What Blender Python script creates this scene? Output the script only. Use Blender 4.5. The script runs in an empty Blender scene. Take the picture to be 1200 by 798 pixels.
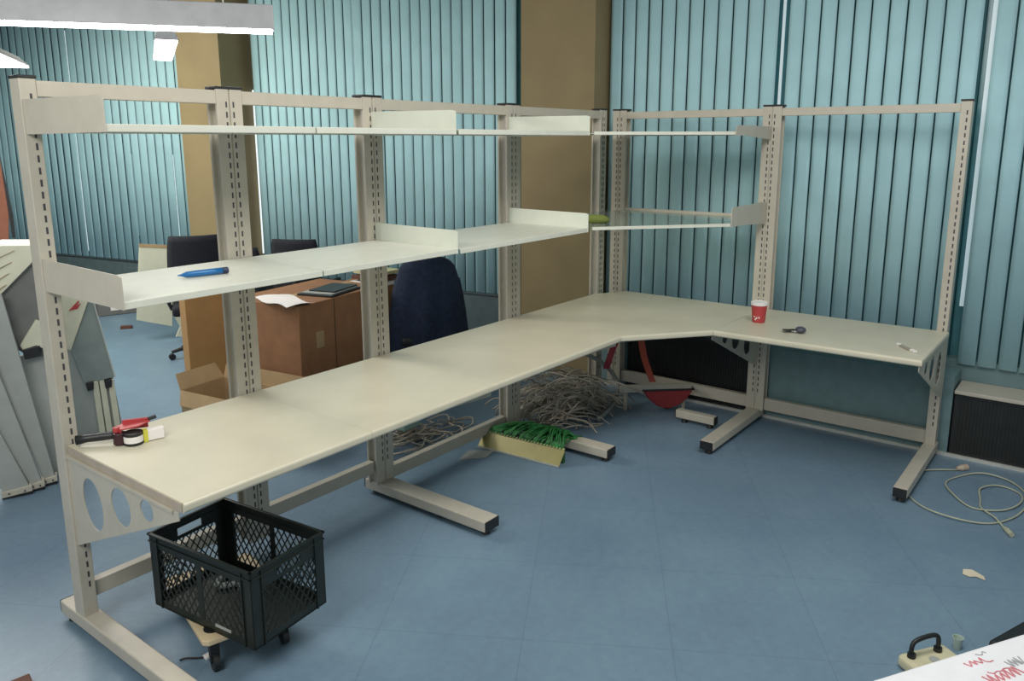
import bpy, bmesh, math, random
from mathutils import Vector, Matrix
random.seed(7)
S = bpy.context.scene
COL = S.collection
PI = math.pi

# ---------------------------------------------------------------- camera
CP = Vector((-5.397, -3.241, 2.052)); YAW, PITCH, ROLL = .656, -.202, -.002
fw = Vector((math.cos(YAW)*math.cos(PITCH), math.sin(YAW)*math.cos(PITCH), math.sin(PITCH)))
rt = Vector((math.sin(YAW), -math.cos(YAW), 0)); up = rt.cross(fw)
r2 = rt*math.cos(ROLL)+up*math.sin(ROLL); u2 = up*math.cos(ROLL)-rt*math.sin(ROLL)
cam = bpy.data.cameras.new('camera'); co = bpy.data.objects.new('camera', cam); COL.objects.link(co)
M = Matrix((r2, u2, -fw)).transposed().to_4x4(); M.translation = CP; co.matrix_world = M
cam.sensor_width = 36; cam.lens = 924.07*36/1200; cam.shift_y = -(399-353.98)/1200
cam.clip_start = .05; cam.clip_end = 100
S.camera = co

# ---------------------------------------------------------------- world, lights, exposure
w = bpy.data.worlds.new('world'); S.world = w; w.use_nodes = True
bg = w.node_tree.nodes['Background']; bg.inputs[0].default_value = (.84, .92, .92, 1); bg.inputs[1].default_value = .55
S.view_settings.view_transform = 'Standard'; S.view_settings.look = 'None'
S.view_settings.exposure = 0; S.view_settings.gamma = 1
def area(name, loc, tgt, sx, sy, power, colr):
    l = bpy.data.lights.new(name, 'AREA'); l.shape = 'RECTANGLE'; l.size = sx; l.size_y = sy
    l.energy = power; l.color = colr
    o = bpy.data.objects.new(name, l); COL.objects.link(o); o.location = loc
    o.rotation_euler = (Vector(tgt)-Vector(loc)).to_track_quat('-Z', 'Y').to_euler()
    return o
area('fill_light_near', (-6.2, -1.6, 3.3), (-4.2, 0.2, .6), 1.8, 1.2, 85, (1, .97, .90))  # area fills added out of view, in place of more lamps overhead
area('fill_light_room', (-2.6, -2.6, 3.5), (-2.0, -1.4, 0), 2.4, 1.2, 80, (1, .97, .92))
area('fill_light_back', (-3.2, 4.6, 3.6), (-2.4, 4.2, 0), 2.4, 2.0, 200, (1, .96, .82))

# ---------------------------------------------------------------- materials
def nmat(name):
    m = bpy.data.materials.new(name); m.use_nodes = True
    return m, m.node_tree.nodes, m.node_tree.links, m.node_tree.nodes['Principled BSDF']
def mat(name, c, rough=.5, metal=0, var=.08, scale=12, spec=.5, bump=0, c2=None):
    m, N, L, b = nmat(name)
    tc = N.new('ShaderNodeTexCoord'); nz = N.new('ShaderNodeTexNoise'); nz.inputs['Scale'].default_value = scale
    nz.inputs['Detail'].default_value = 6
    rp = N.new('ShaderNodeValToRGB')
    a = tuple(x*(1-var) for x in c); d = c2 or tuple(min(1, x*(1+var)) for x in c)
    rp.color_ramp.elements[0].position = .3; rp.color_ramp.elements[1].position = .7
    rp.color_ramp.elements[0].color = (*a, 1); rp.color_ramp.elements[1].color = (*d, 1)
    L.new(tc.outputs['Object'], nz.inputs['Vector']); L.new(nz.outputs[0], rp.inputs[0]); L.new(rp.outputs[0], b.inputs['Base Color'])
    b.inputs['Roughness'].default_value = rough; b.inputs['Metallic'].default_value = metal
    b.inputs['Specular IOR Level'].default_value = spec
    if bump:
        bp = N.new('ShaderNodeBump'); bp.inputs['Strength'].default_value = bump
        n2 = N.new('ShaderNodeTexNoise'); n2.inputs['Scale'].default_value = scale*8
        L.new(tc.outputs['Object'], n2.inputs['Vector']); L.new(n2.outputs[0], bp.inputs['Height']); L.new(bp.outputs[0], b.inputs['Normal'])
    return m
def emit(name, c, s):
    m, N, L, b = nmat(name); b.inputs['Base Color'].default_value = (.8, .8, .8, 1)
    b.inputs['Emission Color'].default_value = (*c, 1); b.inputs['Emission Strength'].default_value = s
    return m
FRAME = mat('cream_grey_powder_coat', (.47, .435, .365), .42, var=.05)
SHELF = mat('light_grey_shelf_coat', (.60, .61, .53), .4, var=.04)
PLATEW = mat('white_plate_coat', (.66, .69, .60), .4, var=.03)
TOP = mat('beige_laminate', (.56, .525, .41), .35, var=.05, scale=5)
EDGE = mat('brown_beige_edge', (.40, .34, .27), .5)
BLACK = mat('black_plastic', (.012, .013, .014), .45, var=.2)
CRATE = mat('black_green_crate_plastic', (.009, .013, .010), .42, var=.3)
SLOT = mat('slot_dark', (.05, .05, .06), .7)
SLAT = mat('teal_blind_fabric', (.38, .61, .67), .8, var=.07, scale=3)
GLASSD = mat('dark_window_glass', (.06, .20, .23), .25, var=.1)
WALLT = mat('teal_grey_wall_paint', (.13, .21, .225), .6, var=.1)
WALLW = mat('off_white_wall_paint', (.45, .47, .43), .8)
COLUMN = mat('tan_column_paint', (.24, .185, .095), .75, var=.07, scale=3)
CEIL = mat('grey_ceiling_paint', (.35, .37, .36), .9)
ALU = mat('aluminium_strip', (.55, .56, .52), .4, metal=.3)
CARD = mat('cardboard_brown', (.26, .125, .058), .8, var=.12, scale=8)
CARDL = mat('cardboard_light', (.36, .25, .13), .8, var=.1, scale=8)
PAPER = mat('white_paper', (.75, .72, .70), .8, var=.03)
PAPERB = mat('bright_white_film', (.86, .86, .90), .3, var=.03)
RED = mat('red_plastic', (.42, .045, .05), .45)
ORANGE = mat('orange_red_webbing', (.34, .055, .03), .7)
BLUE = mat('blue_marker_plastic', (.01, .12, .33), .3)
BLUED = mat('dark_blue_cap', (.01, .02, .06), .4)
NAVY = mat('navy_fabric', (.012, .022, .050), .9, var=.3, scale=30, bump=.3)
BLKF = mat('black_blue_fabric', (.006, .008, .014), .9, var=.3, scale=30)
CREAM = mat('cream_panel_paint', (.58, .58, .45), .6, var=.05)
GREYP = mat('grey_panel_paint', (.34, .36, .34), .6, var=.05)
GREYD = mat('dark_grey_panel', (.14, .145, .14), .7)
WOOD = mat('pale_plywood', (.55, .44, .28), .6, var=.12, scale=6)
BROWN = mat('dark_brown_board', (.10, .035, .02), .7)
YEL = mat('yellow_label', (.55, .52, .06), .6)
GREENW = mat('green_wire_insulation', (.012, .15, .03), .5, var=.6, scale=25, c2=(.04, .30, .07))
GREYW = mat('grey_wire_insulation', (.42, .43, .36), .5, var=.5, scale=5, c2=(.62, .52, .43))
BEIGEC = mat('beige_cable', (.42, .43, .32), .5)
OLIVE = mat('olive_foam', (.16, .20, .04), .8)
BRASS = mat('pale_gold_metal', (.30, .27, .11), .4, metal=.3)
TUBE = emit('fluorescent_diffuser', (1, .97, 1), 12.0)
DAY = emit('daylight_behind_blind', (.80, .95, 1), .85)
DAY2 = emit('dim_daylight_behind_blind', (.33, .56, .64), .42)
def ink(name, c): return mat(name, c, .7, var=.1)
INKR = ink('faded_red_ink', (.62, .22, .25)); INKG = ink('grey_ink', (.35, .36, .38))

# floor: blue marbled linoleum with sheet seams
m, N, L, b = nmat('blue_linoleum'); FLOOR = m
tc = N.new('ShaderNodeTexCoord')
n1 = N.new('ShaderNodeTexNoise'); n1.inputs['Scale'].default_value = 1.4; n1.inputs['Detail'].default_value = 8; n1.inputs['Roughness'].default_value = .65
n2 = N.new('ShaderNodeTexNoise'); n2.inputs['Scale'].default_value = 22; n2.inputs['Detail'].default_value = 10; n2.inputs['Roughness'].default_value = .75
mx = N.new('ShaderNodeMath'); mx.operation = 'ADD'
ms = N.new('ShaderNodeMath'); ms.operation = 'MULTIPLY'; ms.inputs[1].default_value = .55
L.new(tc.outputs['Object'], n1.inputs['Vector']); L.new(tc.outputs['Object'], n2.inputs['Vector'])
L.new(n1.outputs[0], ms.inputs[0]); L.new(ms.outputs[0], mx.inputs[0])
m2 = N.new('ShaderNodeMath'); m2.operation = 'MULTIPLY'; m2.inputs[1].default_value = .45
L.new(n2.outputs[0], m2.inputs[0]); L.new(m2.outputs[0], mx.inputs[1])
rp = N.new('ShaderNodeValToRGB'); rp.color_ramp.elements[0].position = .36; rp.color_ramp.elements[1].position = .64
rp.color_ramp.elements[0].color = (.125, .195, .275, 1); rp.color_ramp.elements[1].color = (.175, .265, .345, 1)
L.new(mx.outputs[0], rp.inputs[0])
mp = N.new('ShaderNodeMapping'); mp.inputs['Rotation'].default_value = (0, 0, math.radians(-31)); mp.inputs['Location'].default_value = (.25, .32, 0)
br = N.new('ShaderNodeTexBrick'); br.offset = 0; br.inputs['Scale'].default_value = 1; br.inputs['Brick Width'].default_value = .62; br.inputs['Row Height'].default_value = .62
br.inputs['Mortar Size'].default_value = .0022; br.inputs['Color1'].default_value = (1, 1, 1, 1); br.inputs['Color2'].default_value = (.98, .985, .99, 1); br.inputs['Mortar'].default_value = (.78, .80, .82, 1)
L.new(tc.outputs['Object'], mp.inputs['Vector']); L.new(mp.outputs[0], br.inputs['Vector'])
mm = N.new('ShaderNodeMixRGB'); mm.blend_type = 'MULTIPLY'; mm.inputs[0].default_value = 1
L.new(rp.outputs[0], mm.inputs[1]); L.new(br.outputs[0], mm.inputs[2]); L.new(mm.outputs[0], b.inputs['Base Color'])
b.inputs['Roughness'].default_value = .42; b.inputs['Specular IOR Level'].default_value = .55

# ---------------------------------------------------------------- mesh helpers
class MB:
    def __init__(s): s.bm = bmesh.new()
    def box(s, x0, x1, y0, y1, z0, z1, mtx=None):
        r = bmesh.ops.create_cube(s.bm, size=1)
        A = Matrix.Translation(((x0+x1)/2, (y0+y1)/2, (z0+z1)/2)) @ Matrix.Diagonal((x1-x0, y1-y0, z1-z0, 1))
        if mtx is not None: A = mtx @ A
        bmesh.ops.transform(s.bm, matrix=A, verts=r['verts']); return s
    def prism(s, pts, d, mtx=None):
        """polygon of 3D points extruded by vector d"""
        v = [s.bm.verts.new(p) for p in pts]; f = s.bm.faces.new(v)
        e = bmesh.ops.extrude_face_region(s.bm, geom=[f])
        nv = [x for x in e['geom'] if isinstance(x, bmesh.types.BMVert)]
        bmesh.ops.translate(s.bm, vec=Vector(d), verts=nv)
        if mtx is not None: bmesh.ops.transform(s.bm, matrix=mtx, verts=v+nv)
        return s
    def cyl(s, a, b, r, rb=None, n=16):
        a, b = Vector(a), Vector(b); d = b-a
        q = d.to_track_quat('Z', 'Y').to_matrix().to_4x4(); q.translation = (a+b)/2
        bmesh.ops.create_cone(s.bm, cap_ends=True, segments=n, radius1=r, radius2=r if rb is None else rb, depth=d.length, matrix=q); return s
    def ball(s, c, r, sc=(1, 1, 1)):
        bmesh.ops.create_icosphere(s.bm, subdivisions=3, radius=r, matrix=Matrix.Translation(c) @ Matrix.Diagonal((*sc, 1))); return s
    def tube(s, pts, r, n=8, closed=False):
        pts = [Vector(p) for p in pts]; rings = []; k = len(pts); prev = None
        for i, p in enumerate(pts):
            t = (pts[min(i+1, k-1)]-pts[max(i-1, 0)])
            if t.length < 1e-7: t = Vector((1, 0, 0))
            t.normalize()
            u = prev if prev is not None else (Vector((0, 0, 1)) if abs(t.z) < .9 else Vector((1, 0, 0)))
            u = (u-t*u.dot(t))
            if u.length < 1e-5: u = t.orthogonal()
            u.normalize(); prev = u; v = t.cross(u)
            rr = r[i] if isinstance(r, (list, tuple)) else r
            rings.append([s.bm.verts.new(p+u*math.cos(2*PI*j/n)*rr+v*math.sin(2*PI*j/n)*rr) for j in range(n)])
        for a, bb in zip(rings, rings[1:]):
            for j in range(n): s.bm.faces.new((a[j], a[(j+1) % n], bb[(j+1) % n], bb[j]))
        s.bm.faces.new(rings[0][::-1]); s.bm.faces.new(rings[-1]); return s
    def lathe(s, c, prof, n=28):
        rings = [[s.bm.verts.new((c[0]+r*math.cos(2*PI*j/n), c[1]+r*math.sin(2*PI*j/n), c[2]+z)) for j in range(n)] for r, z in prof]
        for a, bb in zip(rings, rings[1:]):
            for j in range(n): s.bm.faces.new((a[j], a[(j+1) % n], bb[(j+1) % n], bb[j]))
        s.bm.faces.new(rings[0][::-1]); s.bm.faces.new(rings[-1]); return s
    def grid(s, fn, nu, nv):
        V = [[s.bm.verts.new(fn(i/nu, j/nv)) for j in range(nv+1)] for i in range(nu+1)]
        for i in range(nu):
            for j in range(nv): s.bm.faces.new((V[i][j], V[i+1][j], V[i+1][j+1], V[i][j+1]))
        return s
    def plate(s, outer, holes, th, fn):
        """2D polygon with holes, thickness th; fn(u,v,w)->3D"""
        loops = [outer]+holes; E = []
        for lp in loops:
            vs = [s.bm.verts.new((p[0], p[1], 0)) for p in lp]
            E += [s.bm.edges.new((vs[i], vs[(i+1) % len(vs)])) for i in range(len(vs))]
        g = bmesh.ops.triangle_fill(s.bm, use_beauty=True, use_dissolve=False, edges=E)
        F = [f for f in g['geom'] if isinstance(f, bmesh.types.BMFace)]
        e = bmesh.ops.extrude_face_region(s.bm, geom=F)
        nv = [x for x in e['geom'] if isinstance(x, bmesh.types.BMVert)]
        bmesh.ops.translate(s.bm, vec=(0, 0, th), verts=nv)
        for v in s.bm.verts:
            if not v.tag: v.co = Vector(fn(*v.co)); v.tag = True
        return s
    def build(s, name, m, parent=None, bevel=0, smooth=False, seg=2, mtx=None):
        bmesh.ops.recalc_face_normals(s.bm, faces=s.bm.faces)
        me = bpy.data.meshes.new(name); s.bm.to_mesh(me); s.bm.free()
        me.materials.append(m); o = bpy.data.objects.new(name, me); COL.objects.link(o)
        if parent is not None: o.parent = parent; o.matrix_parent_inverse = Matrix.Translation(-parent.location) if False else Matrix.Identity(4)
        if parent is not None and parent.get('_w'):
            pass
        if smooth:
            for p in me.polygons: p.use_smooth = True
        if bevel:
            bv = o.modifiers.new('bevel', 'BEVEL'); bv.width = bevel; bv.segments = seg; bv.limit_method = 'ANGLE'
        return o
ORG = {}
def thing(name, label, cat, group=None, loc=(0, 0, 0), rz=0):
    o = bpy.data.objects.new(name, None); COL.objects.link(o); o.empty_display_size = .1
    o.location = loc; o.rotation_euler = (0, 0, rz)
    o['label'] = label; o['category'] = cat
    if group: o['group'] = group
    return o
def tag(o, label, cat, group=None):
    o['label'] = label; o['category'] = cat
    if group: o['group'] = group
    return o
def struct(o): o['kind'] = 'structure'; return o
def world_children(root):
    """parts were modelled in world coordinates: shift them so that they hang on the root where it stands"""
    bpy.context.view_layer.update()
    inv = root.matrix_world.inverted()
    for c in root.children: c.matrix_parent_inverse = inv
def ellipse(cx, cy, rx, ry, rot=0, n=20):
    return [(cx+rx*math.cos(2*PI*i/n)*math.cos(rot)-ry*math.sin(2*PI*i/n)*math.sin(rot),
             cy+rx*math.cos(2*PI*i/n)*math.sin(rot)+ry*math.sin(2*PI*i/n)*math.cos(rot)) for i in range(n)]

# ---------------------------------------------------------------- the room
WL0, WL1 = Vector((.5, 1.2, 0)), Vector((-1.30, 10.2, 0))      # the far stretch of the window wall
wd = (WL1-WL0).normalized(); wn = Vector((wd.y, -wd.x, 0))     # wn points outside
struct(MB().box(-9, 2, -7, 12, -.1, 0).build('floor', FLOOR))
struct(MB().box(-9, 2, -7, 12, 3.9, 4.0).build('ceiling', CEIL))
def far(s, out, z): p = WL0+wd*s+wn*out; return (p.x, p.y, z)
# wall below and above the windows: near stretch (x const), far stretch (slightly turned)
ZB_R, ZB_L = .50, .56
mb = MB(); mb.box(.52, .75, -6.8, .30, 0, ZB_R+.1); mb.box(.60, .75, -6.8, .30, 3.8, 3.9)
struct(mb.build('wall_right', WALLT))
mb = MB(); mb.prism([far(0, .0, 0), far(9.1, .0, 0), far(9.1, .30, 0), far(0, .30, 0)], (0, 0, ZB_L))
mb.prism([far(0, .0, 3.8), far(9.1, .0, 3.8), far(9.1, .30, 3.8), far(0, .30, 3.8)], (0, 0, .1))
struct(mb.build('wall_back', mat('shaded_teal_wall_paint', (.075, .11, .12), .6, var=.15)))  # darker copy of the wall paint, shade below the blinds in its colour
struct(MB().box(-9, -1.3, 10.2, 10.4, 0, 3.9).build('wall_left', WALLW))
# columns
struct(MB().box(.30, .80, .29, 1.04, 0, 3.9).build('trim_1', COLUMN))
tr = MB(); tr.prism([far(3.30, -.35, 0), far(3.93, -.35, 0), far(3.93, .3, 0), far(3.30, .3, 0)], (0, 0, 3.9)); struct(tr.build('trim_2', COLUMN))
# floor edge strip at the foot of the near wall
struct(MB().box(.245, .262, -5.5, .25, 0, .022).build('baseboard_right', ALU))
struct(MB().box(.262, .515, -2.52, -1.23, 0, .54).build('trim_3', WALLT))
struct(MB().box(.262, .515, -.10, .25, 0, .54).build('trim_4', WALLT))

# windows and vertical blinds
def slat_run(fn, s0, s1, pitch, z0, z1, width, gapsets, cur=.004):
    mb = MB(); n = int((s1-s0)/pitch)
    for i in range(n):
        c = s0+(i+.5)*pitch; wdt = pitch*width
        if i in gapsets: wdt *= gapsets[i]; c -= pitch*width*(1-gapsets[i])/2
        tw = random.uniform(-.003, .003)
        mb.grid(lambda u, v: fn(c+(u-.5)*wdt, -cur*(1-(2*u-1)**2)+tw*(2*u-1)-.004, z0+(z1-z0)*v), 4, 1)
    return mb
def window_bay(idx, fn, s0, s1, pitch, z0, z1, label, gaps, slits):
    # glass far behind the slats, with its frame
    o = MB().prism([fn(s0, .10, z0-.03), fn(s1, .10, z0-.03), fn(s1, .10, z1+.1), fn(s0, .10, z1+.1)], Vector(fn(0, .11, 0))-Vector(fn(0, .10, 0))).build('window_%d' % idx, GLASSD); struct(o)
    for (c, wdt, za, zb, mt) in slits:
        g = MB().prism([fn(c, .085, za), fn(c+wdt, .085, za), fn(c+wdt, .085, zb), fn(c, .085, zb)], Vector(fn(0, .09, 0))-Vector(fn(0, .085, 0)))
        g.build('daylight_glow_strip', mt, o)  # glowing strips added behind chosen gaps to show as daylight
    t = thing('vertical_blind', label, 'blinds', 'vertical blinds along the window wall', fn((s0+s1)/2, 0, z0))
    a = slat_run(fn, s0, s1, pitch, z0, z1, .90, gaps).build('slats', SLAT, t, smooth=True)
    sm = a.modifiers.new('thick', 'SOLIDIFY'); sm.thickness = .0012
    MB().prism([fn(s0, -.02, z1), fn(s1, -.02, z1), fn(s1, .03, z1), fn(s0, .03, z1)], (0, 0, .05)).build('head_rail', ALU, t)
    world_children(t); return t
nearf = lambda s, o, z: (.50+o, s, z)
farf = lambda s, o, z: far(s, o, z)
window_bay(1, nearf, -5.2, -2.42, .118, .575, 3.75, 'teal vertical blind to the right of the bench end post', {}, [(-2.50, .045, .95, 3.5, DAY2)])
window_bay(2, nearf, -2.425, -1.13, .111, .575, 3.75, 'teal vertical blind behind the empty right bench bay', {}, [])
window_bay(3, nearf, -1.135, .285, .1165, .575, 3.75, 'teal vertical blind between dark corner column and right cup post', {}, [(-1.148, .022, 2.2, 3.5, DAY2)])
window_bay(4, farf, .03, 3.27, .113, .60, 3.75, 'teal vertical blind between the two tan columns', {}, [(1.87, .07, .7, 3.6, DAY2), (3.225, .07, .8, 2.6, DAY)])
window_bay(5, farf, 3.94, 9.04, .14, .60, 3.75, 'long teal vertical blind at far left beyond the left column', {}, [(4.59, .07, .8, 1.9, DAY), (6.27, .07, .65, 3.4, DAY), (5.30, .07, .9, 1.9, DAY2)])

# black convector cabinets under the windows
def convector(x0, x1, y0, y1, h, label, light_top):
    t = thing('convector_cabinet', label, 'radiator', 'convector cabinets under the windows', ((x0+x1)/2, (y0+y1)/2, 0))
    MB().box(x0, x1, y0, y1, .0, h-.02).build('housing', BLACK, t, .004)
    mb = MB(); y = y0+.03
    while y < y1-.03: mb.box(x0-.006, x0, y, y+.008, .04, h-.05); y += .02
    mb.build('grille', CRATE, t)
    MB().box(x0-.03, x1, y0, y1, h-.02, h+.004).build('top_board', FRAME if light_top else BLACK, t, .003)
    world_children(t)
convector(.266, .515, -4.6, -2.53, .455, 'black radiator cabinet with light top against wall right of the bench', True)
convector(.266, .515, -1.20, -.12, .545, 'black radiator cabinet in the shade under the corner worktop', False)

# ---------------------------------------------------------------- hanging lamps
def lamp(c, ang, length, wid, h, label):
    t = thing('hanging_lamp', label, 'ceiling lamp', 'hanging fluorescent lamps', c, ang)
    MB().prism([(-length/2, -wid/2, .012), (-length/2, wid/2, .012), (-length/2, wid*.34, h), (-length/2, -wid*.34, h)], (length, 0, 0)).build('housing', GREYL, t, .004)
    MB().box(-length/2+.01, length/2-.01, -wid/2+.008, wid/2-.008, 0, .014).build('diffuser', TUBE, t)
    for s in (-1, 1):
        MB().cyl((s*length*.38, 0, h-.005), (s*length*.38, 0, 3.9-c[2]), .004, n=6).build('suspension_wire', ALU, t)
GREYL = mat('grey_lamp_housing', (.33, .34, .36), .4, metal=.2)
lamp((-3.56, .95, 2.60), math.radians(-36.5), 2.02, .125, .135, 'long grey hanging lamp over the left bench bays')
lamp((-2.63, 1.64, 2.60), math.radians(62), 1.15, .13, .07, 'small hanging lamp seen end-on before the left column')
lamp((-3.30, 2.86, 2.60), math.radians(59), 1.7, .42, .08, 'hanging lamp cut off by the left picture edge')

# ---------------------------------------------------------------- workbench frame
def upright_prof(x0, x1, y0, y1, dbl):
    g = .004; c = (x0+x1)/2
    p = [(x0, y0)]
    if dbl: p += [(c-g, y0), (c-g*.7, y0+.008), (c+g*.7, y0+.008), (c+g, y0)]
    p += [(x1, y0)]
    if dbl: p += [(x1, .014), (x1-.022, .014), (x1-.022, .066), (x1, .066)]
    p += [(x1, y1), (x0, y1)]
    if dbl: p += [(x0, .066), (x0+.022, .066), (x0+.022, .014), (x0, .014)]
    return p
H = 2.28
def upright(parent, o, ux, uy, w, dbl, z0=.08):
    """o: front-left corner, ux: along the run, uy: backwards"""
    o = Vector(o); ux = Vector(ux); uy = Vector(uy); P = lambda a, b, z: o+ux*a+uy*b+Vector((0, 0, z))
    pr = upright_prof(0, w, 0, .08, dbl)
    u = MB().prism([P(a, b, z0) for a, b in pr], (0, 0, H-z0)).build('upright', FRAME, parent, .003)
    rows = (w*.36, w*.64) if dbl else (w*.62,)
    for r in rows:
        mb = MB(); z = .22
        while z < H-.08:
            mb.prism([P(r-.004, -.0008, z), P(r+.004, -.0008, z), P(r+.004, -.0008, z+.026), P(r-.004, -.0008, z+.026)], uy*.0006); z += .045
        mb.build('slot_row', SLOT, u)
    MB().prism([P(-.003, -.003, H), P(w+.003, -.003, H), P(w+.003, .083, H), P(-.003, .083, H)], (0, 0, .012)).build('end_cap', BLACK, u, .003)
    return u
def foot(parent, o, ux, uy, w, front, back):
    o = Vector(o); ux = Vector(ux); uy = Vector(uy); P = lambda a, b, z: o+ux*a+uy*b+Vector((0, 0, z))
    f = MB().prism([P(0, -front, .032), P(w, -front, .032), P(w, back, .032), P(0, back, .032)], (0, 0, .06)).build('foot', FRAME, parent, .006)
    for s in (-1, 1):
        b0 = -front-.008 if s < 0 else back
        MB().prism([P(.002, b0, .034), P(w-.002, b0, .034), P(w-.002, b0+.008, .034), P(.002, b0+.008, .034)], (0, 0, .056)).build('end_cap', BLACK, f, .003)
    for b0 in ((-front+.04, -front*.55, back-.04) if back > 0 else (-front+.04, back-.06)):
        MB().cyl(P(w/2, b0, 0), P(w/2, b0, .034), .026, .016, 14).build('levelling_foot', BLACK, f)
    return f
HOLES = lambda: [ellipse(.185, .655, .078, .108, .18), ellipse(.415, .712, .072, .076, .25), ellipse(.61, .757, .046, .042, .2)]
def gusset(parent, o, uy, ux, th=.004, deep=.83):
    """triangular worktop bracket; u = distance to the front"""
    o = Vector(o); uy = Vector(uy); ux = Vector(ux)
    outer = [(0, .42), (0, .8165), (deep, .8165), (deep, .785)]
    k = deep/.83
    holes = [[(a*k, b) for a, b in h] for h in HOLES()]
    return MB().plate(outer, holes, th, lambda u, v, w: o-uy*u+Vector((0, 0, v))+ux*w).build('worktop_bracket', FRAME, parent)
def rail(parent, a, b, uy, z0, z1, d=.04, name='cross_rail'):
    a, b, uy = Vector(a), Vector(b), Vector(uy)
    return MB().prism([a+Vector((0, 0, z0)), b+Vector((0, 0, z0)), b+uy*d+Vector((0, 0, z0)), a+uy*d+Vector((0, 0, z0))], (0, 0, z1-z0)).build(name, FRAME, parent, .003)
X, Y = (1, 0, 0), (0, 1, 0)
fa = thing('workbench_frame', 'long cream steel bench frame with slotted posts carrying the left worktops', 'workbench frame', None, (-2.07, .04, 0))
PA = [(-4.134, .060, False), (-3.335, .130, True), (-2.475, .135, True), (-1.237, .147, True), (-.065, .090, True)]
for x, wd_, dbl in PA: upright(fa, (x, 0, 0), X, Y, wd_, dbl)
foot(fa, (-4.138, 0, 0), X, Y, .078, .92, .22)
foot(fa, (-2.465, 0, 0), X, Y, .115, .80, .12)
foot(fa, (-1.225, 0, 0), X, Y, .105, .80, .12)
for i in range(4):
    x0 = PA[i][0]+PA[i][1]; x1 = PA[i+1][0]
    rail(fa, (x0, 0.002, 0), (x1, 0.002, 0), Y, 2.215, 2.274)
    zz = (.155, .225) if i < 2 else (.075, .15)
    rail(fa, (x0, .02, 0), (x1, .02, 0), Y, *zz, d=.045)
gusset(fa, (-4.124, 0, 0), Y, X)
MB().box(-4.132, -4.118, -.80, -.002, .806, .8175).build('bracket_flange', FRAME, fa)
gusset(fa, (-2.445, 0, 0), Y, X); gusset(fa, (-1.20, 0, 0), Y, X)
world_children(fa)
fb = thing('workbench_frame', 'short cream steel bench frame along the window wall, right bay empty', 'workbench frame', None, (.19, -1.2, 0))
nX = (1, 0, 0)
# run B: along -y, front faces -x
PB = [(.02, .12, True), (-1.185, .13, True), (-2.40, .062, False)]
for y, wd_, dbl in PB: upright(fb, (.15, y, 0), (0, -1, 0), (1, 0, 0), wd_, dbl)
foot(fb, (.15, -1.20, 0), (0, -1, 0), (1, 0, 0), .095, .84, .09)
foot(fb, (.15, -2.392, 0), (0, -1, 0), (1, 0, 0), .078, .84, .09)
for i in range(2):
    y0 = PB[i][0]-PB[i][1]; y1 = PB[i+1][0]
    rail(fb, (.152, y0, 0), (.152, y1, 0), (1, 0, 0), 2.215, 2.268)
    rail(fb, (.17, y0, 0), (.17, y1, 0), (1, 0, 0), .085, .175, d=.045)
gusset(fb, (.15, -1.245, 0), (1, 0, 0), (0, 1, 0)); gusset(fb, (.15, -2.458, 0), (1, 0, 0), (0, -1, 0))
world_children(fb)
# corner support: a floor foot and a diagonal member under the corner worktop
fc = thing('corner_support', 'low diagonal steel bar and foot under the corner worktop', 'bench support', None, (-.1, -.5, 0))
d = Vector((.38, -.42, 0)).normalized(); n = Vector((d.y, -d.x, 0))
a = Vector((-.27, -.34, .15)); bq = a+d*.56
MB().prism([a, bq, bq+n*.035, a+n*.035], (0, 0, .055)).build('diagonal_bar', FRAME, fc, .003)
for q in (a+d*.05, bq-d*.05):
    MB().box(q.x-.012, q.x+.012, q.y-.012, q.y+.012, 0, .152).build('leg', FRAME, fc, .002)
foot(fc, (-.235, 0, 0), X, Y, .06, 1.10, -.80)
world_children(fc)

# ---------------------------------------------------------------- worktops
ZT = .856; TH = .038
def worktop(pts, label, end=None, round_e=.012):
    cx = sum(p[0] for p in pts)/len(pts); cy = sum(p[1] for p in pts)/len(pts)
    t = thing('worktop', label, 'worktop', 'beige worktops', (cx, cy, ZT-TH))
    mb = MB().prism([(x, y, ZT-TH) for x, y in pts], (0, 0, TH))
    fe = [e for e in mb.bm.edges if e.calc_length() > .2 and abs(e.verts[0].co.z-e.verts[1].co.z) < 1e-6 and (max(v.co.y for v in e.verts) < -.85) and (max(v.co.x for v in e.verts) < -.5 or max(v.co.y for v in e.verts) < -2.4) and not (abs(e.verts[0].co.y-e.verts[1].co.y) < .01 and e.verts[0].co.y < -1.2 and e.verts[0].co.y > -2.4)]
    bmesh.ops.bevel(mb.bm, geom=fe, offset=.012, segments=3, affect='EDGES', profile=.5)
    mb.build('board', TOP, t)
    if end: MB().box(*end, ZT-TH+.002, ZT-.002).build('end_strip', EDGE, t)
    world_children(t)
worktop([(-4.118, -.862), (-3.272, -.862), (-3.272, -.004), (-4.118, -.004)], 'beige worktop at the near left end, under the tape gun', (-4.122, -4.1165, -.85, -.012), .010)
worktop([(-3.271, -.862), (-2.408, -.862), (-2.408, -.004), (-3.271, -.004)], 'beige worktop, second from the left, without anything on it', None, .008)
worktop([(-2.407, -.862), (-1.20, -.872), (-1.20, -.004), (-2.407, -.004)], 'long beige worktop leading up to the corner piece', None, .008)
worktop([(-1.199, -.872), (-.715, -1.262), (.146, -1.262), (.146, -.14), (-.14, -.004), (-1.199, -.004)], 'beige corner worktop with slanted front edge', None, .008)
worktop([(-.715, -1.264), (-.690, -2.475), (.146, -2.475), (.146, -1.264)], 'beige worktop on the right carrying the red cup', None, .010)

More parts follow.
